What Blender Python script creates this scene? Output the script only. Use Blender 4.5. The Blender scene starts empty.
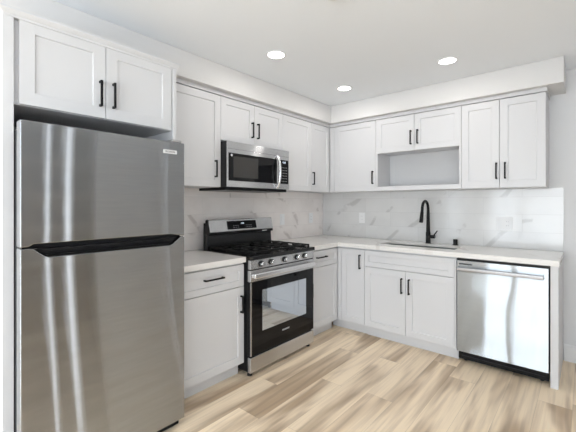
import bpy, bmesh, math, random
from mathutils import Vector, Matrix
random.seed(4)
S = bpy.context.scene
C = S.collection
# ------------------------------------------------------------------ camera
cd = bpy.data.cameras.new('camera'); cam = bpy.data.objects.new('camera', cd); C.objects.link(cam)
cam.location = (2.6053, -3.7372, 1.3178)
cam.rotation_euler = (math.radians(90), 0, math.radians(40.618))
cd.sensor_fit = 'HORIZONTAL'; cd.sensor_width = 36
cd.lens = 347.77 / 576 * 36
cd.shift_y = (203.76 - 216) / 576
cd.clip_start = 0.05
S.camera = cam
S.view_settings.view_transform = 'Standard'; S.view_settings.look = 'None'
S.view_settings.gamma = 1; S.view_settings.use_curve_mapping = False
S.view_settings.exposure = 0.10
# ------------------------------------------------------------------ world and big lights
w = bpy.data.worlds.new('world'); S.world = w; w.use_nodes = True
w.node_tree.nodes['Background'].inputs[0].default_value = (0.93, 0.97, 1.0, 1)
w.node_tree.nodes['Background'].inputs[1].default_value = 3.5

def area(name, loc, rot, sx, sy, power, col=(1, 1, 1), shape='RECTANGLE', spread=180):
    l = bpy.data.lights.new(name, 'AREA'); l.shape = shape; l.size = sx; l.size_y = sy
    l.energy = power; l.color = col; l.spread = math.radians(spread)
    o = bpy.data.objects.new(name, l); C.objects.link(o); o.location = loc; o.rotation_euler = rot
    return o
R90 = math.pi / 2
area('fill_light_front', (.90, -7.40, 1.15), (R90 + .32, 0, 0), .66, 1.9, 21, (0.85, 0.95, 1.05))  # added lamp at an invented window, tilted up to brighten the ceiling
area('fill_light_front', (2.46, -7.40, 1.15), (R90 + .32, 0, 0), 2.22, 1.9, 72, (0.85, 0.95, 1.05))  # second added lamp, beyond the pier, same upward tilt
area('fill_light_right', (3.90, -5.2, 1.2), (R90 + .15, 0, R90), 2.4, 1.9, 12, (0.85, 0.95, 1.05))  # added lamp at the invented right window, lights the left run

# ------------------------------------------------------------------ materials
MATS = {}
def mat(name, col=(.8, .8, .8), rough=.5, metal=0, spec=.5, aniso=0, emit=None, es=0, coat=0):
    m = bpy.data.materials.new(name); m.use_nodes = True
    b = m.node_tree.nodes['Principled BSDF']
    b.inputs['Base Color'].default_value = (*col, 1); b.inputs['Roughness'].default_value = rough
    b.inputs['Metallic'].default_value = metal; b.inputs['Specular IOR Level'].default_value = spec
    b.inputs['Anisotropic'].default_value = aniso; b.inputs['Coat Weight'].default_value = coat
    if emit: b.inputs['Emission Color'].default_value = (*emit, 1); b.inputs['Emission Strength'].default_value = es
    MATS[name] = m
    return m
class NT:
    def __init__(s, m): s.t = m.node_tree; s.b = s.t.nodes['Principled BSDF']
    def n(s, typ, **k):
        x = s.t.nodes.new(typ)
        for a, v in k.items():
            if a.startswith('i_'):
                key = a[2:]; key = int(key) if key.isdigit() else key.replace('_', ' ')
                x.inputs[key].default_value = v
            else: setattr(x, a, v)
        return x
    def l(s, a, b): s.t.links.new(a, b)
    def m(s, op, a, b=None, c=None):
        x = s.t.nodes.new('ShaderNodeMath'); x.operation = op
        for i, v in enumerate((a, b, c)):
            if v is None: continue
            if isinstance(v, (int, float)): x.inputs[i].default_value = v
            else: s.l(v, x.inputs[i])
        return x.outputs[0]
    def mix(s, f, a, b, typ='MIX'):
        x = s.t.nodes.new('ShaderNodeMix'); x.data_type = 'RGBA'; x.blend_type = typ
        for i, v in ((0, f), (6, a), (7, b)):
            if isinstance(v, (int, float)): x.inputs[i].default_value = v
            elif isinstance(v, tuple): x.inputs[i].default_value = (*v, 1)
            else: s.l(v, x.inputs[i])
        return x.outputs[2]
    def ramp(s, f, a, b, lo=0., hi=1.):
        x = s.n('ShaderNodeMapRange', interpolation_type='SMOOTHSTEP'); s.l(f, x.inputs[0])
        x.inputs[1].default_value = a; x.inputs[2].default_value = b; x.inputs[3].default_value = lo; x.inputs[4].default_value = hi
        return x.outputs[0]
    def xyz(s):
        g = s.n('ShaderNodeNewGeometry'); q = s.n('ShaderNodeSeparateXYZ'); s.l(g.outputs['Position'], q.inputs[0])
        return g.outputs['Position'], q.outputs[0], q.outputs[1], q.outputs[2]
    def comb(s, a, b, c):
        x = s.t.nodes.new('ShaderNodeCombineXYZ')
        for i, v in enumerate((a, b, c)):
            if isinstance(v, (int, float)): x.inputs[i].default_value = v
            else: s.l(v, x.inputs[i])
        return x.outputs[0]

white = mat('cabinet_white_paint', (.665, .665, .675), .38, spec=.4)
inner = mat('cabinet_interior', (.62, .62, .625), .5)
wallm = mat('wall_paint', (.74, .74, .745), .85, spec=.2)
ceilm = mat('ceiling_paint', (.90, .925, .95), .9, spec=.2)
soffm = mat('soffit_paint', (.73, .72, .71), .85, spec=.2)
trimm = mat('trim_white', (.80, .80, .80), .4)
blackm = mat('handle_black', (.012, .012, .013), .42, spec=.15)
faucm = mat('faucet_matte_black', (.010, .010, .011), .35, spec=.15)
bplast = mat('black_plastic', (.012, .012, .013), .3, spec=.15)
enam = mat('black_enamel', (.008, .008, .009), .2, spec=.35)
iron = mat('cast_iron', (.012, .012, .012), .5, spec=.2)
bgla = mat('black_glass', (.006, .006, .007), .03, spec=.22)
ovwin = mat('oven_window_glass', (.55, .60, .66), .02, metal=.75)
mwwin = mat('microwave_screen', (.035, .033, .03), .12)
chrome = mat('knob_steel', (.62, .62, .63), .22, 1)
brightst = mat('bright_steel', (.75, .75, .76), .25, 1)
fbody = mat('fridge_body_shaded', (.05, .05, .052), .45, spec=.2)  # body darkened to stand in for deep shade in the gaps around it
dwhandle = mat('dishwasher_handle_steel', (.30, .30, .305), .25, 1)
sinkm = mat('sink_steel', (.24, .26, .25), .4, 1)
plastw = mat('white_plastic', (.85, .85, .85), .35)
slotm = mat('outlet_slot_grey', (.25, .25, .25), .5)
badge = mat('badge_grey', (.72, .72, .72), .35)
inkm = mat('badge_ink', (.05, .05, .05), .5)
btn = mat('button_print', (.30, .30, .30), .5)
clock = mat('clock_digits', (.1, .1, .1), .4, emit=(.75, .85, 1), es=1.6)
darkgrey = mat('appliance_side_dark', (.03, .03, .032), .45, spec=.15)
lamp = mat('downlight_lens', (1, 1, 1), .4, emit=(1, .98, .95), es=6)
dark_panel = mat('dark_reflection_panel', (.06, .06, .065), .5)  # for the added panels that darken the fridge's reflection
rubber = mat('black_rubber', (.01, .01, .01), .7)

def steel(name, col, rough, brush, wob=0.0, wscale=2.0):
    """brushed steel: horizontal brushing spreads reflections vertically (eleven facet tilts), the sheet itself is slightly wavy"""
    m = mat(name, col, rough, 1, aniso=1.0); t = NT(m)
    tg = t.n('ShaderNodeCombineXYZ'); tg.inputs[2].default_value = 1
    p, x, y, z = t.xyz()
    mp = t.n('ShaderNodeMapping'); t.l(p, mp.inputs[0]); mp.inputs['Scale'].default_value = (1, 1, .5)
    n2 = t.n('ShaderNodeTexNoise', i_Scale=wscale, i_Detail=1.); t.l(mp.outputs[0], n2.inputs['Vector'])
    b2 = t.n('ShaderNodeBump', i_Strength=1.0, i_Distance=wob); t.l(n2.outputs[0], b2.inputs['Height'])
    n = t.n('ShaderNodeTexNoise', i_Scale=6., i_Detail=2.); mq = t.n('ShaderNodeMapping'); t.l(p, mq.inputs[0]); mq.inputs['Scale'].default_value = (1, 1, 25); t.l(mq.outputs[0], n.inputs['Vector'])
    f = t.ramp(n.outputs[0], .3, .7, .97, 1.02)
    colo = t.mix(1.0, (*col,), t.comb(f, f, f), 'MULTIPLY')
    acc = None
    for k in range(11):
        b = t.b if k == 0 else t.n('ShaderNodeBsdfPrincipled')
        b.inputs['Roughness'].default_value = rough; b.inputs['Metallic'].default_value = 1; b.inputs['Anisotropic'].default_value = 1.0
        b.inputs['Anisotropic Rotation'].default_value = 0.0
        t.l(tg.outputs[0], b.inputs['Tangent']); t.l(colo, b.inputs['Base Color'])
        ad = t.n('ShaderNodeVectorMath', operation='ADD'); t.l(b2.outputs[0], ad.inputs[0]); ad.inputs[1].default_value = (0, 0, (k - 4.5) / 5 * brush)
        nm = t.n('ShaderNodeVectorMath', operation='NORMALIZE'); t.l(ad.outputs[0], nm.inputs[0]); t.l(nm.outputs[0], b.inputs['Normal'])
        if acc is None: acc = b.outputs[0]
        else:
            mx = t.n('ShaderNodeMixShader'); mx.inputs[0].default_value = 1 / (k + 1); t.l(acc, mx.inputs[1]); t.l(b.outputs[0], mx.inputs[2]); acc = mx.outputs[0]
    t.l(acc, t.t.nodes['Material Output'].inputs[0])
    return m
fridgest = steel('fridge_brushed_steel', (.385, .40, .42), .055, .32, .0035, 1.3)
dwst = steel('dishwasher_steel', (.375, .40, .42), .07, .30, .012, 2.2)
rangest = steel('range_steel', (.58, .58, .585), .22, .2)

def marble(name, base, vein, tiles, seed, lean=1., joint=.45):
    m = mat(name, base, .12 if tiles else .22, spec=.5); t = NT(m)
    p, x, y, z = t.xyz()
    u = t.m('ADD', x, y) if tiles else x
    q = t.comb(t.m('ADD', u, seed), z if tiles else y, 0.0)
    if tiles:
        row = t.m('FLOOR', t.m('DIVIDE', t.m('SUBTRACT', z, .907), .157))
        uu = t.m('ADD', u, t.m('MULTIPLY', t.m('MODULO', row, 2.), .31))
        col = t.m('FLOOR', t.m('DIVIDE', t.m('ADD', uu, 10 - .07), .62))
        rnd = t.n('ShaderNodeTexWhiteNoise', noise_dimensions='2D'); t.l(t.comb(row, col, 0.), rnd.inputs['Vector'])
        off = t.m('MULTIPLY', rnd.outputs[0], 9.)
        q = t.comb(t.m('MULTIPLY', t.m('ADD', t.m('ADD', u, seed), off), lean), z, off)
    n = t.n('ShaderNodeTexNoise', i_Scale=2.6, i_Detail=4., i_Roughness=.6); t.l(q, n.inputs['Vector'])
    wv = t.n('ShaderNodeTexWave', wave_type='BANDS', bands_direction='DIAGONAL', i_Scale=1.25, i_Distortion=4.5, i_Detail=1.5, i_Detail_Scale=1.2)
    t.l(q, wv.inputs['Vector'])
    ln = t.ramp(wv.outputs['Fac'], .93, 1.0)
    mask = t.ramp(n.outputs[0], .485, .58)
    v = t.m('MULTIPLY', ln, mask)
    cloud = t.ramp(n.outputs[0], .35, .75, 0., .22)
    fac = t.m('MAXIMUM', t.m('MULTIPLY', v, .62), cloud)
    colr = t.mix(fac, (*base,), (*vein,))
    if tiles:
        fz = t.m('FRACT', t.m('DIVIDE', t.m('SUBTRACT', z, .907), .157))
        fu = t.m('FRACT', t.m('DIVIDE', t.m('ADD', uu, 10 - .07), .62))
        e1 = t.m('LESS_THAN', fz, .022); e2 = t.m('LESS_THAN', fu, .005)
        g = t.m('MAXIMUM', e1, e2)
        colr = t.mix(t.m('MULTIPLY', g, joint), colr, (.52, .51, .50))
        bp = t.n('ShaderNodeBump', i_Strength=.3, i_Distance=.001); bp.invert = True
        t.l(g, bp.inputs['Height']); t.l(bp.outputs[0], t.b.inputs['Normal'])
    t.l(colr, t.b.inputs['Base Color'])
    return m
tile_l = marble('marble_tile_lifted', (.93, .88, .85), (.50, .44, .41), True, 3.1, 1., .22)  # same marble as the back wall, base lifted and warmed against the shade
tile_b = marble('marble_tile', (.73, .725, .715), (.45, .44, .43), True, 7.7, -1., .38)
quartz = marble('quartz_counter', (.82, .80, .775), (.62, .58, .54), False, 2.3)

def floor_mat():
    m = mat('vinyl_plank_oak', (.6, .5, .4), .42, spec=.35); t = NT(m)
    p, x, y, z = t.xyz()
    W, L = .182, 1.22
    rx = t.m('DIVIDE', t.m('ADD', x, 20.03), W); row = t.m('FLOOR', rx)
    r1 = t.n('ShaderNodeTexWhiteNoise', noise_dimensions='1D'); t.l(row, r1.inputs['W'])
    ry = t.m('DIVIDE', t.m('ADD', t.m('ADD', y, 20.), t.m('MULTIPLY', r1.outputs[0], L)), L); cy = t.m('FLOOR', ry)
    r2 = t.n('ShaderNodeTexWhiteNoise', noise_dimensions='2D'); t.l(t.comb(row, cy, 0.), r2.inputs['Vector'])
    o = t.m('MULTIPLY', r2.outputs[0], 37.)
    q = t.comb(t.m('ADD', x, o), t.m('MULTIPLY', y, .19), o)
    n1 = t.n('ShaderNodeTexNoise', i_Scale=4.6, i_Detail=2.5, i_Roughness=.5, i_Distortion=.7); t.l(q, n1.inputs['Vector'])
    q2 = t.comb(t.m('ADD', x, o), t.m('MULTIPLY', y, .035), o)
    n2 = t.n('ShaderNodeTexNoise', i_Scale=55., i_Detail=3.); t.l(q2, n2.inputs['Vector'])
    # cathedral figure
    wv = t.n('ShaderNodeTexWave', wave_type='RINGS', rings_direction='Z', i_Scale=2.2, i_Distortion=3.5, i_Detail=2., i_Detail_Scale=1.2)
    q3 = t.comb(t.m('MULTIPLY', t.m('ADD', x, o), 2.2), t.m('MULTIPLY', t.m('ADD', y, o), .40), 0.)
    t.l(q3, wv.inputs['Vector'])
    blot = t.ramp(n1.outputs[0], .43, .68)
    c = t.mix(blot, (1.0, .825, .61), (.54, .395, .26))
    c = t.mix(t.m('MULTIPLY', t.ramp(n2.outputs[0], .42, .7), .30), c, (.52, .39, .28))
    c = t.mix(t.m('MULTIPLY', t.ramp(wv.outputs['Fac'], .55, 1.), t.m('MULTIPLY', blot, .6)), c, (.42, .31, .22))
    ton = t.ramp(r2.outputs[0], 0., 1., .95, 1.03)
    c = t.mix(1., c, t.comb(ton, ton, ton), 'MULTIPLY')
    fx = t.m('FRACT', rx); fy = t.m('FRACT', ry)
    g = t.m('MAXIMUM', t.m('LESS_THAN', fx, .012), t.m('LESS_THAN', fy, .002))
    c = t.mix(t.m('MULTIPLY', g, .32), c, (.25, .19, .14))
    t.l(c, t.b.inputs['Base Color'])
    bp = t.n('ShaderNodeBump', i_Strength=.12, i_Distance=.001); t.l(n2.outputs[0], bp.inputs['Height']); t.l(bp.outputs[0], t.b.inputs['Normal'])
    return m
floorm = floor_mat()
def paneglass():
    m = bpy.data.materials.new('window_glass'); m.use_nodes = True; t = m.node_tree
    out = t.nodes['Material Output']; t.nodes.remove(t.nodes['Principled BSDF'])
    a = t.nodes.new('ShaderNodeBsdfTransparent'); b = t.nodes.new('ShaderNodeBsdfGlossy'); b.inputs['Roughness'].default_value = .02
    mx = t.nodes.new('ShaderNodeMixShader'); mx.inputs[0].default_value = .06
    t.links.new(a.outputs[0], mx.inputs[1]); t.links.new(b.outputs[0], mx.inputs[2]); t.links.new(mx.outputs[0], out.inputs[0])
    return m
glassm = paneglass()

# ------------------------------------------------------------------ mesh helpers
class MB:
    def __init__(s): s.bm = bmesh.new()
    def face(s, vs):
        try: s.bm.faces.new(vs)
        except ValueError: pass
    def box(s, x0, x1, y0, y1, z0, z1):
        v = [s.bm.verts.new(p) for p in ((x0, y0, z0), (x1, y0, z0), (x1, y1, z0), (x0, y1, z0), (x0, y0, z1), (x1, y0, z1), (x1, y1, z1), (x0, y1, z1))]
        for f in ((3, 2, 1, 0), (4, 5, 6, 7), (0, 1, 5, 4), (1, 2, 6, 5), (2, 3, 7, 6), (3, 0, 4, 7)): s.face([v[i] for i in f])
        return s
    def prism(s, poly, ax, a, b):
        """poly of 2D points extruded along axis ax from a to b; 2D = the other two axes in order"""
        def P(p, t):
            return {'x': (t, p[0], p[1]), 'y': (p[0], t, p[1]), 'z': (p[0], p[1], t)}[ax]
        A = [s.bm.verts.new(P(p, a)) for p in poly]; B = [s.bm.verts.new(P(p, b)) for p in poly]
        n = len(poly)
        for i in range(n): s.face([A[i], A[(i + 1) % n], B[(i + 1) % n], B[i]])
        s.face(A[::-1]); s.face(B)
        return s
    def tube(s, pts, r, seg=12, closed=True):
        pts = [Vector(p) for p in pts]; n = len(pts)
        rs = r if isinstance(r, (list, tuple)) else [r] * n
        rings = []; ref = None
        for i, p in enumerate(pts):
            t = (pts[min(i + 1, n - 1)] - pts[max(i - 1, 0)]).normalized()
            if ref is None: ref = t.orthogonal().normalized()
            ref = (ref - t * ref.dot(t)).normalized(); bn = t.cross(ref)
            rings.append([s.bm.verts.new(p + (ref * math.cos(2 * math.pi * k / seg) + bn * math.sin(2 * math.pi * k / seg)) * rs[i]) for k in range(seg)])
        for a, b in zip(rings, rings[1:]):
            for k in range(seg): s.face([a[k], a[(k + 1) % seg], b[(k + 1) % seg], b[k]])
        s.face(rings[0][::-1]); s.face(rings[-1])
        return s
    def ring(s, c, r0, r1, z0, z1, seg=32):
        """annulus about the z axis"""
        L = []
        for r, z in ((r0, z0), (r1, z0), (r1, z1), (r0, z1)):
            L.append([s.bm.verts.new((c[0] + r * math.cos(2 * math.pi * k / seg), c[1] + r * math.sin(2 * math.pi * k / seg), z)) for k in range(seg)])
        for i in range(4):
            a, b = L[i], L[(i + 1) % 4]
            for k in range(seg): s.face([a[k], a[(k + 1) % seg], b[(k + 1) % seg], b[k]])
        return s
    def shaker(s, x0, x1, z0, z1, yf=-.02, t=.019, rail=.058, rec=.008):
        """panelled door in the XZ plane, front face at y=yf"""
        def loop(i, y): return [s.bm.verts.new(p) for p in ((x0 + i, y, z0 + i), (x1 - i, y, z0 + i), (x1 - i, y, z1 - i), (x0 + i, y, z1 - i))]
        Ls = [loop(0, yf + t), loop(0, yf + .0015), loop(.0015, yf), loop(rail, yf), loop(rail + .003, yf + rec)]
        for a, b in zip(Ls, Ls[1:]):
            for k in range(4): s.face([a[k], a[(k + 1) % 4], b[(k + 1) % 4], b[k]])
        s.face(Ls[-1]); s.face(Ls[0][::-1])
        return s
    def build(s, name, m, parent=None, bevel=0, seg=2, smooth=False):
        bmesh.ops.recalc_face_normals(s.bm, faces=s.bm.faces[:])
        me = bpy.data.meshes.new(name); s.bm.to_mesh(me); s.bm.free()
        o = bpy.data.objects.new(name, me); C.objects.link(o); me.materials.append(m)
        if parent: o.parent = parent
        if smooth:
            for p in me.polygons: p.use_smooth = True
        if bevel:
            b = o.modifiers.new('bevel', 'BEVEL'); b.width = bevel; b.segments = seg; b.limit_method = 'ANGLE'; b.angle_limit = math.radians(40)
            b.harden_normals = False
        if smooth or bevel:
            try:
                for p in me.polygons: p.use_smooth = True
                e = o.modifiers.new('wn', 'WEIGHTED_NORMAL') if bevel else None
                if not bevel: me.set_sharp_from_angle(angle=math.radians(40))
                else: me.set_sharp_from_angle(angle=math.radians(40)); b.harden_normals = False
            except Exception: pass
        return o
def root(name, loc, rz, label, cat, group=None):
    o = bpy.data.objects.new(name, None); C.objects.link(o); o.location = loc; o.rotation_euler = (0, 0, rz)
    o.empty_display_size = .1
    o['label'] = label; o['category'] = cat
    if group: o['group'] = group
    return o
def tag(o, label, cat, group=None):
    o['label'] = label; o['category'] = cat
    if group: o['group'] = group
    return o
def struct(o, label=None):
    o['kind'] = 'structure'
    if label: o['label'] = label
    return o
def text(name, body, size, m, parent, loc, rot, ext=.0006, sx=1):
    c = bpy.data.curves.new(name + '_curve', 'FONT'); c.body = body; c.size = size; c.extrude = ext; c.align_x = 'CENTER'; c.align_y = 'CENTER'
    t = bpy.data.objects.new(name + '_tmp', c); C.objects.link(t)
    dg = bpy.context.evaluated_depsgraph_get(); me = bpy.data.meshes.new_from_object(t.evaluated_get(dg))
    bpy.data.objects.remove(t)
    o = bpy.data.objects.new(name, me); C.objects.link(o); me.materials.clear(); me.materials.append(m)
    o.parent = parent; o.location = loc; o.rotation_euler = rot; o.scale = (sx, 1, 1)
    return o

# ------------------------------------------------------------------ the room
ZC = 2.44; XR = 4.0; YF = -7.5
struct(MB().box(-.1, XR + .1, YF - .1, .1, -.08, 0).build('floor', floorm), 'light oak plank floor')
struct(MB().box(-.1, XR + .1, YF - .1, .1, ZC, ZC + .08).build('ceiling', ceilm), 'flat white ceiling')
struct(MB().box(-.12, 0, YF - .1, .1, 0, ZC).build('wall_left', wallm), 'white wall behind range and fridge')
struct(MB().box(0, XR, 0, .12, 0, ZC).build('wall_back', wallm), 'light grey wall behind the sink')
# right wall: window opening added for light, narrow slits added for streaks in the fridge
rw = MB()
slits = [(-6.5, -3.9, .2, 2.2), (-2.445, -2.38, .03, 2.4), (-2.22, -2.127, .03, 2.4), (-1.885, -1.862, .03, 2.4), (-.825, -.775, .03, 2.4)]
y = YF
for a, b, z0, z1 in slits:
    rw.box(XR, XR + .1, y, a, 0, ZC); rw.box(XR, XR + .1, a, b, 0, z0); rw.box(XR, XR + .1, a, b, z1, ZC); y = b
rw.box(XR, XR + .1, y, .1, 0, ZC)
struct(rw.build('wall_right', wallm), 'white wall with added window and bright reflection slits')
for i, (a, b, z0, z1) in enumerate(slits):
    fr = MB()
    if i == 0:
        for q in (a, (a + b) / 2 - .025, b - .05): fr.box(XR + .02, XR + .07, q, q + .05, z0, z1)
        fr.box(XR + .02, XR + .07, a, b, z0, z0 + .05).box(XR + .02, XR + .07, a, b, z1 - .05, z1)
    else:
        fr.box(XR + .07, XR + .09, a, b, z0, z0 + .02).box(XR + .07, XR + .09, a, b, z1 - .02, z1)
    f = struct(fr.build('window_%d' % (i + 1), trimm), 'unseen window added in the right wall for light and reflections')
    MB().box(XR + .045, XR + .05, a, b, z0, z1).build('window_glass', glassm, f)
for i, (a, b) in enumerate(((-2.75, -2.45), (-2.375, -2.225), (-2.122, -1.89))):  # invented panels, placed to give dark bands in the fridge's reflection
    struct(MB().box(XR - .03, XR - .002, a, b, .0, 2.435).build('door_%d' % (i + 1), dark_panel), 'unseen dark panel added for the refrigerator reflection')
fw = MB(); a, b, z0, z1 = .53, 3.6, .08, 2.22
fw.box(-.0, a, YF - .1, YF, 0, ZC).box(b, XR, YF - .1, YF, 0, ZC).box(1.25, 1.33, YF - .1, YF, z0, z1).box(a, b, YF - .1, YF, 0, z0).box(a, b, YF - .1, YF, z1, ZC)  # unseen wall; its pier is placed as a dark line in the dishwasher's reflection
struct(fw.build('wall_front', wallm), 'unseen white wall with added wide window opening')
f = MB()
for q in (a, 1.20, 1.33, 2.4, b - .05): f.box(q, q + .05, YF - .08, YF - .03, z0, z1)
f.box(a, b, YF - .08, YF - .03, z0, z0 + .05).box(a, b, YF - .08, YF - .03, z1 - .05, z1)
f = struct(f.build('window_6', trimm), 'unseen wide window added behind the camera to light the room')  # invented window, lights the room and whitens the dishwasher's reflection
MB().box(a, b, YF - .058, YF - .052, z0, z1).build('window_glass', glassm, f)
# soffit, one L over both cabinet runs
ZS, SD, XS = 2.243, .377, 2.477
struct(MB().prism([(0.001, -7.49), (SD, -7.49), (SD, -SD), (XS, -SD), (XS, -.001), (0.001, -.001)], 'z', ZS, ZC - .001).build('trim_1', soffm, bevel=.003), 'soffit above the cabinets')
struct(MB().prism([(-.013, 0.0005), (-.013, .125), (-.006, .14), (-.0005, .14), (-.0005, 0.0005)], 'x', 2.464, XR - .002).build('baseboard_back', trimm), 'white baseboard right of the cabinets')

# backsplash
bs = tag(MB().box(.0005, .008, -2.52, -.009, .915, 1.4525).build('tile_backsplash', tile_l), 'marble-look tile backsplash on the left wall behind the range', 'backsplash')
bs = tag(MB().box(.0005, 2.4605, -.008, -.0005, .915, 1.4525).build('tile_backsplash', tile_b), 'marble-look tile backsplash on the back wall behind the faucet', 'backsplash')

# ------------------------------------------------------------------ cabinet parts
def pull(parent, x, z, L=.138, vertical=True, yf=-.02):
    m = MB(); h = L / 2; t = .0055
    y1 = yf - .001; y0 = yf - .032
    if vertical:
        m.box(x - t, x + t, y0, y0 + .010, z - h, z + h)
        for s in (-1, 1):
            zz = z + s * (h - .006); m.box(x - t, x + t, y0 + .009, y1, zz - .006, zz + .006)
    else:
        m.box(x - h, x + h, y0, y0 + .010, z - t, z + t)
        for s in (-1, 1):
            xx = x + s * (h - .006); m.box(xx - .006, xx + .006, y0 + .009, y1, z - t, z + t)
    return m.build('handle', blackm, parent, .0012)
def door(parent, x0, x1, z0, z1, hx=None, hz=None, name='door', rail=.058, hl=.138, vert=True, g=.0016):
    d = MB().shaker(x0 + g, x1 - g, z0 + g, z1 - g, rail=rail).build(name, white, parent)
    if hx is not None: pull(d, hx, hz, hl, vert)
    return d
def carcass(parent, x0, x1, D, z0, z1): return MB().box(x0, x1, 0, D, z0, z1).build('cabinet_body', white, parent, .001)
LEFT = math.pi / 2
ZU, ZT, UD = 1.453, 2.205, .305
CL = lambda x, y: (x, y, 0)
G = .0008
def upper_left(y0, y1, z0, label, doors, dr=None):
    r = root('wall_cabinet', (UD, y0, z0), LEFT, label, 'cabinet'); W = y1 - y0
    carcass(r, G, W - G, UD - .0005, 0, ZT - z0 + .004)
    return r, W
# left run uppers (local x runs along +y, local z from cabinet bottom)
r, W = upper_left(-2.518, -1.926, ZU, 'tall single-door white wall cabinet between the fridge surround and the microwave', 1)
door(r, 0, W, 0, ZT - ZU, W - .06, .148)
r, W = upper_left(-1.926, -1.155, 1.842, 'short two-door white wall cabinet directly above the microwave', 2)
m_ = W / 2 - .004
door(r, 0, m_, 0, ZT - 1.842, m_ - .036, .133, rail=.055); door(r, m_, W, 0, ZT - 1.842, m_ + .034, .133, rail=.055)
r, W = upper_left(-1.155, -.687, ZU, 'single-door white wall cabinet right of the microwave, no handle in view', 1)
door(r, 0, W, 0, ZT - ZU, .022, .148)
r, W = upper_left(-.687, -.004, ZU, 'narrow single-door white wall cabinet on the left wall, last before the corner', 1)
door(r, 0, .356, 0, ZT - ZU, .022, .142)
# back run uppers (local x = world x)
def upper_back(x0, x1, z0, label):
    r = root('wall_cabinet', (x0, -UD, z0), 0, label, 'cabinet')
    return r, x1 - x0
r, W = upper_back(.327, .908, ZU, 'single-door white wall cabinet on the back wall, first from the corner')
carcass(r, 0, W - G, UD - .0005, 0, ZT - ZU + .004)
MB().box(0, .0585, -.0195, -.0002, 0, ZT - ZU - .0005).build('filler_strip', white, r, .001)
door(r, .06, W, 0, ZT - ZU, W - .032, .145)
r, W = upper_back(.908, 1.746, ZU, 'white wall cabinet with two short doors over an open shelf niche')
H = ZT - ZU; zd = 1.845 - ZU
cb = MB().box(G, W - G, 0, UD - .0005, zd + .012, H + .004)
cb.box(G, .019, -.0195, UD - .0005, .0445, zd + .0115).box(W - .019, W - G, -.0195, UD - .0005, .0445, zd + .0115)
cb.build('cabinet_body', white, r)
MB().box(.0195, W - .0195, UD - .012, UD - .001, .0445, zd + .0115).build('back_panel', inner, r)
MB().box(G, W - G, -.0195, UD - .0005, 0.002, .044).build('shelf', white, r, .001)
m_ = .409
door(r, 0, m_, zd, H, m_ - .03, zd + .13, rail=.055); door(r, m_, W, zd, H, m_ + .037, zd + .13, rail=.055)
r, W = upper_back(1.746, 2.364, ZU, 'tall two-door white wall cabinet at the right end above the dishwasher')
carcass(r, G, W - G, UD - .0005, 0, ZT - ZU + .004)
m_ = .300
door(r, 0, m_, 0, H, m_ - .022, .145); door(r, m_, W, 0, H, m_ + .042, .145)
# strip between cabinets and soffit
cm = MB().prism([(0.001, ZT + .006), (.326, ZT + .006), (.326, ZS - .002), (.001, ZS - .002)], 'y', -2.518, -.0005)
tag(cm.build('crown_moulding', white), 'white moulding strip along the top of the left wall cabinets', 'moulding')
cm = MB().prism([(-.001, ZT + .006), (-.326, ZT + .006), (-.326, ZS - .002), (-.001, ZS - .002)], 'x', .3265, 2.370)
tag(cm.build('crown_moulding', white), 'white moulding strip along the top of the back wall cabinets', 'moulding')

# fridge surround
r = root('fridge_surround_panel', (.001, -3.388, 0), 0, 'tall white side panel left of the refrigerator at the picture edge', 'panel')
MB().box(0, .624, 0, .0405, 0.0005, 2.168).build('panel_board', white, r, .001)
r = root('fridge_surround_panel', (.001, -2.5445, 0), 0, 'white side panel right of the refrigerator, mostly hidden behind it', 'panel')
MB().box(0, .624, 0, .025, 0.0005, 2.168).build('panel_board', white, r, .001)
r = root('wall_cabinet', (.600, -3.3468, 1.778), LEFT, 'deep two-door white cabinet mounted over the refrigerator', 'cabinet')
W = .8023
carcass(r, 0, W, .598, 0, 2.168 - 1.778)
door(r, .0188, .4018, .001, .405, .3705, .13, rail=.06); door(r, .4018, .7988, .001, .405, .4395, .133, rail=.06)
# its crown
cr = MB(); prev = None; first = None
for o_, z in ((.001, 2.1685), (.001, 2.178), (.008, 2.184), (.018, 2.196), (.018, 2.206)):
    ring = [cr.bm.verts.new(p) for p in ((.379, -3.385 - o_, z), (.625 + o_, -3.385 - o_, z), (.625 + o_, -2.519 + o_, z), (.379, -2.519 + o_, z))]
    if prev:
        for k in range(4): cr.face([prev[k], prev[(k + 1) % 4], ring[(k + 1) % 4], ring[k]])
    else: cr.face(ring[::-1])
    prev = ring
cr.face(prev)
tag(cr.build('crown_moulding', white), 'white crown moulding capping the deep cabinet over the refrigerator', 'moulding')

# ------------------------------------------------------------------ base cabinets
BD = .605; ZB = .874
def base(x, y, rz, W, label, toe=True, sink=False):
    r = root('base_cabinet', (x, y, 0), rz, label, 'cabinet')
    b = MB()
    if sink: b.box(G, .018, 0, BD - .0005, .1065, .872).box(W - .018, W - G, 0, BD - .0005, .1065, .872).box(.018, W - .018, 0, BD - .0005, .1065, .125).box(.018, W - .018, BD - .02, BD - .0005, .125, .872).box(.018, W - .018, 0, .018, .125, .872)
    else: b.box(G, W - G, 0, BD - .0005, .1065, ZB - .001)
    b.build('cabinet_body', white, r)
    if toe: MB().box(G, W - G, .055, .075, 0.0005, .106).build('toe_kick', white, r)
    return r
r = base(BD, -2.518, LEFT, .580, 'white base cabinet with drawer and door between refrigerator and range'); W = .580
d = door(r, 0, W - .004, .692, .860, name='drawer', rail=.045); pull(d, .286, .792, .165, False)
d = door(r, 0, W - .004, .106, .690); pull(d, W - .04, .562, .13)
r = base(BD, -1.130, LEFT, .503, 'white base cabinet with drawer and door between range and corner'); W = .503
d = door(r, .0, .500, .700, .860, name='drawer', rail=.045); pull(d, .197, .795, .165, False)
d = door(r, .0, .500, .106, .698); pull(d, .03, .50, .13)
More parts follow.
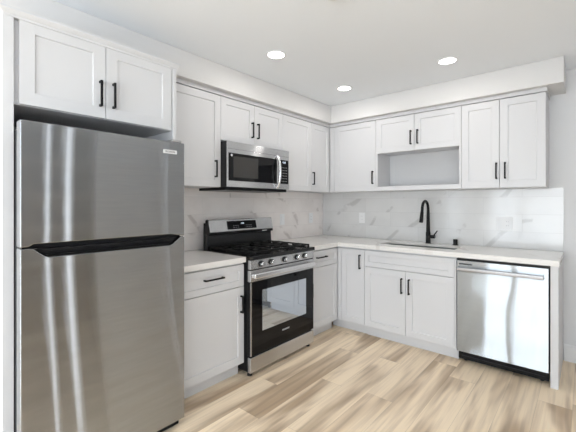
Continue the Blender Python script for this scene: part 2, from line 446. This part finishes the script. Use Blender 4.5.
# corner + narrow door on the back run
r = root('base_cabinet', (.640, -BD, 0), 0, 'narrow full-height-door white base cabinet in the corner beside the sink cabinet', 'cabinet'); W = .2935
MB().box(-.034, W - G, .0, BD - .0005, .1065, ZB - .001).build('cabinet_body', white, r)
MB().box(-.13, W - G, .065, .085, .0005, .106).build('toe_kick', white, r)
MB().box(-.0135, .025, -.0195, -.0003, .1065, .860).build('filler_strip', white, r)
d = door(r, .027, W, .106, .860); pull(d, W - .045, .738, .142)
r = base(.934, -BD, 0, .849, 'white sink base cabinet with false front over two doors', sink=True); W = .849
d = door(r, 0, .834, .700, .860, name='false_front', rail=.045)
d = door(r, 0, .417, .106, .698); pull(d, .384, .563, .14)
d = door(r, .417, .834, .106, .698); pull(d, .453, .563, .14)
MB().box(.8355, .8485, -.0195, -.0003, .1065, .860).build('filler_strip', white, r)
# end panel
r = root('end_panel', (2.4105, -.628, 0), 0, 'white end panel to the right of the dishwasher holding up the counter', 'panel')
MB().box(0, .046, 0, .619, .0005, .8725).build('panel_board', white, r, .0015)

# ------------------------------------------------------------------ countertops
ct = tag(MB().box(.009, .645, -2.517, -1.9405, .8742, .914).build('countertop', quartz, bevel=.002), 'short pale quartz countertop between refrigerator and range', 'countertop')
SX0, SX1, SY0, SY1 = 1.012, 1.726, -.462, -.196
cb = MB()
bm = cb.bm
xs = [.009, .645, SX0, SX1, 2.462]; ys = [-1.1305, -.645, SY0, SY1, -.009]
def solid(i, j):
    if i == 0: return True
    if j == 0: return False
    return not (i == 2 and j == 2)
vt = {}
def V(i, j, z):
    k = (i, j, z)
    if k not in vt: vt[k] = bm.verts.new((xs[i], ys[j], z))
    return vt[k]
for i in range(4):
    for j in range(4):
        if not solid(i, j): continue
        cb.face([V(i, j, .914), V(i + 1, j, .914), V(i + 1, j + 1, .914), V(i, j + 1, .914)])
        cb.face([V(i, j, .8944), V(i, j + 1, .8944), V(i + 1, j + 1, .8944), V(i + 1, j, .8944)])
        for di, dj, e in ((-1, 0, ((i, j), (i, j + 1))), (1, 0, ((i + 1, j), (i + 1, j + 1))), (0, -1, ((i, j), (i + 1, j))), (0, 1, ((i, j + 1), (i + 1, j + 1)))):
            a, b = i + di, j + dj
            if a < 0 or b < 0 or a > 3 or b > 3 or not solid(a, b):
                cb.face([V(*e[0], .8944), V(*e[1], .8944), V(*e[1], .914), V(*e[0], .914)])
# built-up front edge under the slab
cb.box(.625, .645, -1.1305, -.645, .8742, .8940).box(.625, 2.462, -.645, -.625, .8742, .8940).box(2.4555, 2.462, -.625, -.009, .8742, .8940)
tag(cb.build('countertop', quartz), 'long L-shaped pale quartz countertop wrapping the corner and holding the sink', 'countertop')

# sink
r = root('kitchen_sink', ((SX0 + SX1) / 2, (SY0 + SY1) / 2, .660), 0, 'undermount stainless steel sink set in the countertop below the black faucet', 'sink')
hx, hy = (SX1 - SX0) / 2, (SY1 - SY0) / 2
sb = MB(); bz = .2335
o2 = .012
sb.box(-hx - o2, hx + o2, -hy - o2, hy + o2, 0, .012)
sb.box(-hx - o2, -hx - .0005, -hy - o2, hy + o2, .012, bz).box(hx + .0005, hx + o2, -hy - o2, hy + o2, .012, bz)
sb.box(-hx - .0005, hx + .0005, -hy - o2, -hy - .0005, .012, bz).box(-hx - .0005, hx + .0005, hy + .0005, hy + o2, .012, bz)
sb.build('basin', sinkm, r)
MB().ring((0, .02), .022, .045, .0122, .016, 24).tube([(0, .02, .0122), (0, .02, .014)], .022, 20).build('drain', chrome, r, smooth=True)

# faucet
r = root('faucet', (1.378, -.105, .9142), 0, 'tall matte black gooseneck faucet with side lever behind the sink', 'faucet')
MB().tube([(0, 0, 0), (0, 0, .004), (0, 0, .006)], [.029, .029, .024], 24).build('base_plate', faucm, r, smooth=True)
MB().tube([(0, 0, .006), (0, 0, .11), (0, 0, .118), (0, 0, .24)], [.0235, .0225, .0195, .0165], 24).build('body', faucm, r, smooth=True)
pts = [(0, 0, .24), (0, 0, .30), (0, 0, .345)]
for k in range(1, 13):
    a = math.pi * k / 12; pts.append((0, -.085 + .085 * math.cos(a), .345 + .085 * math.sin(a)))
pts.append((0, -.173, .325))
MB().tube(pts, [.0165, .0145] + [.0135] * (len(pts) - 2), 16).build('gooseneck', faucm, r, smooth=True)
MB().tube([(0, -.173, .325), (0, -.180, .30), (0, -.200, .225), (0, -.201, .222)], [.0145, .0165, .0185, .016], 20).build('spray_head', faucm, r, smooth=True)
l_ = MB().tube([(.018, 0, .070), (.068, 0, .070)], .0175, 20).build('lever_hub', faucm, r, smooth=True)
MB().tube([(.058, 0, .082), (.066, 0, .098), (.092, -.004, .132)], [.008, .0065, .0055], 12).build('lever', faucm, l_, smooth=True)
# air gap cap
r = root('air_gap_cap', (1.632, -.085, .9142), 0, 'short matte black cylindrical cap on the counter right of the faucet', 'air gap')
MB().tube([(0, 0, 0), (0, 0, .006)], .026, 24).build('collar', faucm, r, smooth=True)
MB().tube([(0, 0, .006), (0, 0, .050), (0, 0, .056)], [.0205, .0205, .017], 24).build('cap', faucm, r, smooth=True)

# ------------------------------------------------------------------ outlets
def plate(loc, rz, W, H, label, kinds, cat='outlet'):
    r = root('wall_outlet' if cat == 'outlet' else 'switch_plate', loc, rz, label, cat)
    MB().box(-W / 2, W / 2, -.006, -.0003, -H / 2, H / 2).build('cover_plate', plastw, r, .002)
    n = len(kinds)
    for i, k in enumerate(kinds):
        cx = (i - (n - 1) / 2) * .046
        if k == 'o':
            f = MB().box(cx - .0165, cx + .0165, -.0085, -.0062, -.034, .034).build('receptacle', plastw, r, .001)
            for dz in (-.018, .018):
                for dx in (-.006, .006): MB().box(cx + dx - .0012, cx + dx + .0012, -.0091, -.0086, dz - .004, dz + .005).build('slot', slotm, f)
        else:
            MB().prism([(-.0062, -.034), (-.0075, -.034), (-.0105, .034), (-.0062, .034)], 'x', cx - .0165, cx + .0165).build('rocker', plastw, r)
    return r
plate((.008, -.812, 1.142), LEFT, .076, .122, 'white outlet plate on the left wall backsplash just right of the range', ['s'])
plate((.008, -.278, 1.142), LEFT, .076, .122, 'white outlet plate on the left wall backsplash nearest the corner', ['o'])
plate((.572, -.008, 1.150), 0, .076, .122, 'white outlet plate on the back wall backsplash left of the faucet', ['o'])
plate((2.035, -.008, 1.135), 0, .120, .122, 'wide double switch and outlet plate on the back wall above the dishwasher', ['s', 'o'], 'outlet')

# ------------------------------------------------------------------ ceiling
for i, (x, y, lab) in enumerate(((.835, -1.811, 'round recessed ceiling light nearest the refrigerator, leftmost of three'), (.826, -.822, 'round recessed ceiling light nearest the corner, middle and smallest-looking of three'), (1.78, -.856, 'round recessed ceiling light in front of the sink, rightmost of three'))):
    r = root('recessed_light', (x, y, ZC), 0, lab, 'ceiling light', 'recessed ceiling lights')
    MB().ring((0, 0), .062, .076, -.006, -.0004, 40).build('trim_ring', plastw, r, smooth=True)
    MB().tube([(0, 0, -.0008), (0, 0, -.004)], .0615, 40).build('lens', lamp, r, smooth=True)
    a = area('downlight', (x, y, ZC - .012), (0, 0, 0), .12, .12, 2.4, (1, .96, .92), 'DISK')
r = root('smoke_detector', (1.60, -2.20, ZC), 0, 'white round smoke detector on the ceiling, cut off by the top picture edge', 'smoke detector')
MB().tube([(0, 0, -.0005), (0, 0, -.022), (0, 0, -.034)], [.062, .060, .046], 32).build('housing', plastw, r, smooth=True)
MB().ring((0, 0), .028, .032, -.036, -.0342, 24).build('vent_ring', slotm, r)

# ------------------------------------------------------------------ refrigerator (local frame: x along +y world, -y toward viewer)
FX = .795; FW = .790
r = root('refrigerator', (FX, -3.360, 0), LEFT, 'stainless steel top-freezer refrigerator standing at the left', 'refrigerator')
MB().box(.017, FW - .006, .068, .70, .03, 1.655).build('cabinet_body', fbody, r, .004)
zl = .050; zf0 = 1.131; zf1 = 1.675; zr1 = 1.125
# freezer door with a shallow scoop in its lower edge, lower door with a deeper one in its upper edge
MB().prism([(0, zf0), (.030, zf0 + .001), (.048, zf0 + .012), (.700, zf0 + .012), (.745, zf0 + .004), (FW, zf0), (FW, zf1), (0, zf1)], 'y', 0, .062).build('freezer_door', fridgest, r, .0045, 3)
fd = MB().prism([(0, zl), (FW, zl), (FW, zr1), (.765, zr1), (.715, zr1 - .038), (.695, zr1 - .045), (.105, zr1 - .043), (.085, zr1 - .035), (.045, zr1), (0, zr1)], 'y', 0, .062).build('refrigerator_door', fridgest, r, .0045, 3)
MB().box(.012, FW - .012, .032, .066, zr1 - .055, zf0 + .022).build('handle_recess', bplast, r)
h = MB().prism([(.050, zr1 - .004), (.740, zr1 - .004), (.722, zr1 - .016), (.075, zr1 - .016)], 'y', .006, .04).build('freezer_handle_lip', bplast, r, .002)
h = MB().prism([(.098, zr1 - .034), (.700, zr1 - .036), (.696, zr1 - .043), (.106, zr1 - .041)], 'y', .008, .04).build('refrigerator_handle_lip', bplast, r, .002)
MB().box(FW - .075, FW - .012, .012, .11, zf1 + .0008, zf1 + .016).build('hinge_cover', chrome, r, .004)
MB().box(.02, FW - .02, .03, .075, .012, .046).build('toe_grille', bplast, r, .002)
for x in (.05, FW - .05):
    MB().tube([(x, .06, 0.0005), (x, .06, .020)], .018, 16).build('foot', chrome, r, smooth=True)
bz = 1.615
b_ = MB().box(FW - .138, FW - .052, -.0035, -.0004, bz - .011, bz + .011).build('badge', badge, r, .001)
text('badge_text', 'FRIGIDAIRE', .0125, inkm, b_, (FW - .095, -.0037, bz), (R90, 0, 0))

# ------------------------------------------------------------------ range
RX, RY, RW = .690, -1.934, .802
r = root('gas_range', (RX, RY, 0), LEFT, 'freestanding stainless steel gas range with five knobs and black oven door', 'stove')
MB().box(.003, RW - .003, .040, .595, .035, .892).build('range_body', bplast, r, .002)
MB().box(.002, RW - .002, .004, .038, .034, .150).build('storage_drawer', rangest, r, .004)
MB().box(.02, RW - .02, .02, .04, .1505, .160).build('drawer_gap', bplast, r)
# oven door: dark glass with steel band on top
od = MB().box(.002, RW - .002, .008, .039, .162, .722).build('oven_door', bplast, r, .003)
MB().box(.014, RW - .008, .002, .0078, .164, .720).build('glass_front', bgla, od, .002)
MB().box(.0015, .0135, .003, .0079, .164, .720).build('door_edge_trim', rangest, od)
win = MB().prism([(.125, .33), (.68, .33), (.68, .648), (.125, .648)], 'y', .0005, .0018).build('oven_window', ovwin, od)
MB().box(.002, RW - .002, .002, .039, .7235, .810).build('door_top_band', rangest, od, .004)
hb = MB().box(.004, RW - .030, -.046, -.020, .752, .792)
for s in (.004, RW - .070): hb.box(s, s + .04, -.024, .0015, .756, .788)
hb.build('oven_handle', brightst, od, .009, 3)
text('badge_text', 'FRIGIDAIRE', .018, badge, od, (.405, .0012, .268), (R90, 0, 0))
MB().prism([(0.002, .818), (.034, .818), (.034, .888), (.008, .888)], 'x', .002, RW - .002).build('control_panel', rangest, r, .003)
MB().box(.01, RW - .01, .006, .034, .8105, .8175).build('vent_gap', bplast, r)
for yk in (-1.828, -1.717, -1.550, -1.388, -1.280):
    kx = yk - RY + .010
    k = MB().tube([(kx, .0045, .853), (kx, -.006, .852)], .0235, 24).build('knob', bplast, r, smooth=True)
    MB().tube([(kx, -.0062, .852), (kx, -.026, .851), (kx, -.029, .851)], [.0205, .0185, .016], 24).build('knob_cap', chrome, k, smooth=True)
# cooktop with raised rim
ctp = MB().box(.001, RW - .001, -.004, .560, .8925, .909)
ctp.box(.001, RW - .001, -.010, .030, .889, .920).box(.001, .022, .030, .560, .909, .919).box(RW - .022, RW - .001, .030, .560, .909, .919)
ctp.build('cooktop', enam, r, .005, 3)
for bx, by, br in ((.150, .165, .045), (.150, .42, .036), (.401, .29, .05), (.653, .165, .05), (.653, .42, .032)):
    b_ = MB().tube([(bx, by, .9095), (bx, by, .920)], br, 24).build('burner', darkgrey, r, smooth=True)
    MB().tube([(bx, by, .9205), (bx, by, .929)], br * .72, 24).build('burner_cap', iron, b_, smooth=True)
def grate(x0, x1, y0=.035, y1=.545):
    g = MB(); zt, zb, t = .946, .932, .0055
    for xx in (x0 + t, x1 - t): g.box(xx - t, xx + t, y0, y1, zb, zt)
    for yy in (y0 + t, (y0 + y1) / 2, y1 - t): g.box(x0, x1, yy - t, yy + t, zb, zt)
    cx = (x0 + x1) / 2
    for yc in (y0 + (y1 - y0) * .25, y0 + (y1 - y0) * .75):
        g.box(x0, cx - .03, yc - t, yc + t, zb, zt + .002).box(cx + .03, x1, yc - t, yc + t, zb, zt + .002)
        g.box(cx - t, cx + t, yc - .118, yc - .03, zb, zt + .002).box(cx - t, cx + t, yc + .03, yc + .118, zb, zt + .002)
    for xx in (x0 + t, x1 - t):
        for yy in (y0 + .008, y1 - .008): g.box(xx - .007, xx + .007, yy - .007, yy + .007, .9195 if x0 < .1 and xx < .1 or xx > .7 else .9195, zb)
    return g.build('grate', iron, r, .002)
grate(.026, .272); grate(.278, .524); grate(.530, .776)
# backguard
MB().box(.002, RW - .002, .565, .597, .8925, 1.150).build('backguard_back', bplast, r, .004)
MB().prism([(.540, .910), (.564, .910), (.564, 1.062), (.548, 1.062)], 'x', .004, RW - .004).build('backguard_base', enam, r, .003)
MB().box(.002, RW - .002, .518, .564, 1.0435, 1.068).build('backguard_ledge', bplast, r, .006)
bg = MB().prism([(.512, 1.070), (.564, 1.070), (.564, 1.172), (.546, 1.180), (.538, 1.176)], 'x', .010, RW - .006).build('backguard_panel', rangest, r, .004)
MB().prism([(.511, 1.068), (.5645, 1.068), (.5645, 1.172), (.546, 1.181), (.536, 1.177)], 'x', -.001, .0095).build('backguard_end_cap', bplast, r)
sl = math.atan2(.026, .106)
dp = MB().box(-.178, .178, -.002, .001, -.038, .038).build('display_panel', bgla, bg, .001)
dp.location = (.385, .5235, 1.124); dp.rotation_euler = (-sl, 0, 0)
text('clock_digits', '12:00', .018, clock, dp, (0, -.0022, .012), (R90, 0, 0), .0003)
for i in range(6):
    for j in (-1, 1):
        cx = j * (.055 + .026 * (i % 3)); cz = -.006 if i < 3 else -.022
        MB().box(cx - .006, cx + .006, -.0028, -.0021, cz - .002, cz + .002).build('touch_button', btn, dp)
MB().box(.640, .705, .5165, .5176, 1.051, 1.059).build('badge', badge, r)
for x in (.035, RW - .035):
    for y in (.05, .55): MB().tube([(x, y, .0005), (x, y, .034)], [.020, .017], 16).build('foot', rubber, r, smooth=True)

# ------------------------------------------------------------------ microwave
MX, MY, MW = .395, -1.921, .776
r = root('microwave', (MX, MY, 1.445), LEFT, 'over-the-range stainless steel microwave under the short wall cabinet', 'microwave'); H = .387
MB().box(.001, MW - .001, .0062, MX - .002, .012, H).build('microwave_body', darkgrey, r, .002)
MB().box(.002, MW - .004, .03, MX - .012, -.014, .0115).build('underside_vent', bplast, r, .002)
MB().box(.001, MW, 0, .006, .3265, H - .001).build('vent_band', rangest, r, .0015)
md = MB().box(.001, .640, 0, .006, .012, .3255).build('door', rangest, r, .0015)
MB().box(.018, .600, -.0022, -.0003, .063, .292).build('glass_front', bgla, md, .001)
MB().box(.068, .352, -.0034, -.0023, .092, .268).build('screen_window', mwwin, md, .001)
hp = []
for k in range(13):
    t = k / 12; hp.append((.598 , -.004 - .040 * math.sin(math.pi * t) ** .55, .022 + .300 * t))
MB().tube(hp, .0125, 14).build('handle', brightst, md, smooth=True)
MB().ring((0, 0), .0, .010, 0, .002, 20).build('round_badge', badge, md, smooth=True).matrix_local = Matrix.Translation((.048, -.0025, .272)) @ Matrix.Rotation(R90, 4, 'X')
cp = MB().box(.6415, MW, 0, .006, .012, .3255).build('control_panel', rangest, r, .0015)
gp = MB().box(.652, MW - .012, -.0022, -.0003, .063, .292).build('touch_glass', bgla, cp, .001)
text('clock_digits', '12:00', .022, clock, gp, (.700, -.0024, .268), (R90, 0, 0), .0003)
for i in range(4):
    for j in range(6): MB().box(.664 + i * .022, .676 + i * .022, -.003, -.0023, .085 + j * .026, .091 + j * .026).build('touch_button', btn, gp)

# ------------------------------------------------------------------ dishwasher
DX0, DW_ = 1.7845, .622
r = root('dishwasher', (DX0, -.632, 0), 0, 'stainless steel dishwasher with bar handle between sink cabinet and end panel', 'dishwasher')
MB().box(.003, DW_ - .002, .030, .600, .098, .868).build('dishwasher_body', bplast, r)
MB().box(.002, DW_ - .001, .045, .075, .0955, .1).build('lower_gap', bplast, r)
MB().box(.004, DW_ - .004, .0, .029, .100, .852).build('door', dwst, r, .004, 3)
MB().box(.004, DW_ - .004, .006, .029, .8535, .866).build('control_strip', bplast, r)
MB().box(.006, DW_ - .006, .050, .070, .022, .094).build('toe_panel', bplast, r, .003)
MB().box(.03, DW_ - .03, .044, .0495, .050, .056).build('toe_trim', darkgrey, r)
MB().box(.022, .120, -.0015, -.0003, .818, .829).build('badge', inkm, r)
hb = MB().box(.010, DW_ - .032, -.042, -.028, .772, .800)
for s in (.010, DW_ - .062): hb.box(s, s + .03, -.029, -.0004, .775, .797)
hb.build('handle', dwhandle, r, .004, 3)
for x in (.05, DW_ - .05):
    for y in (.10, .55): MB().tube([(x, y, .0005), (x, y, .0975)], .014, 12).build('foot', rubber, r, smooth=True)
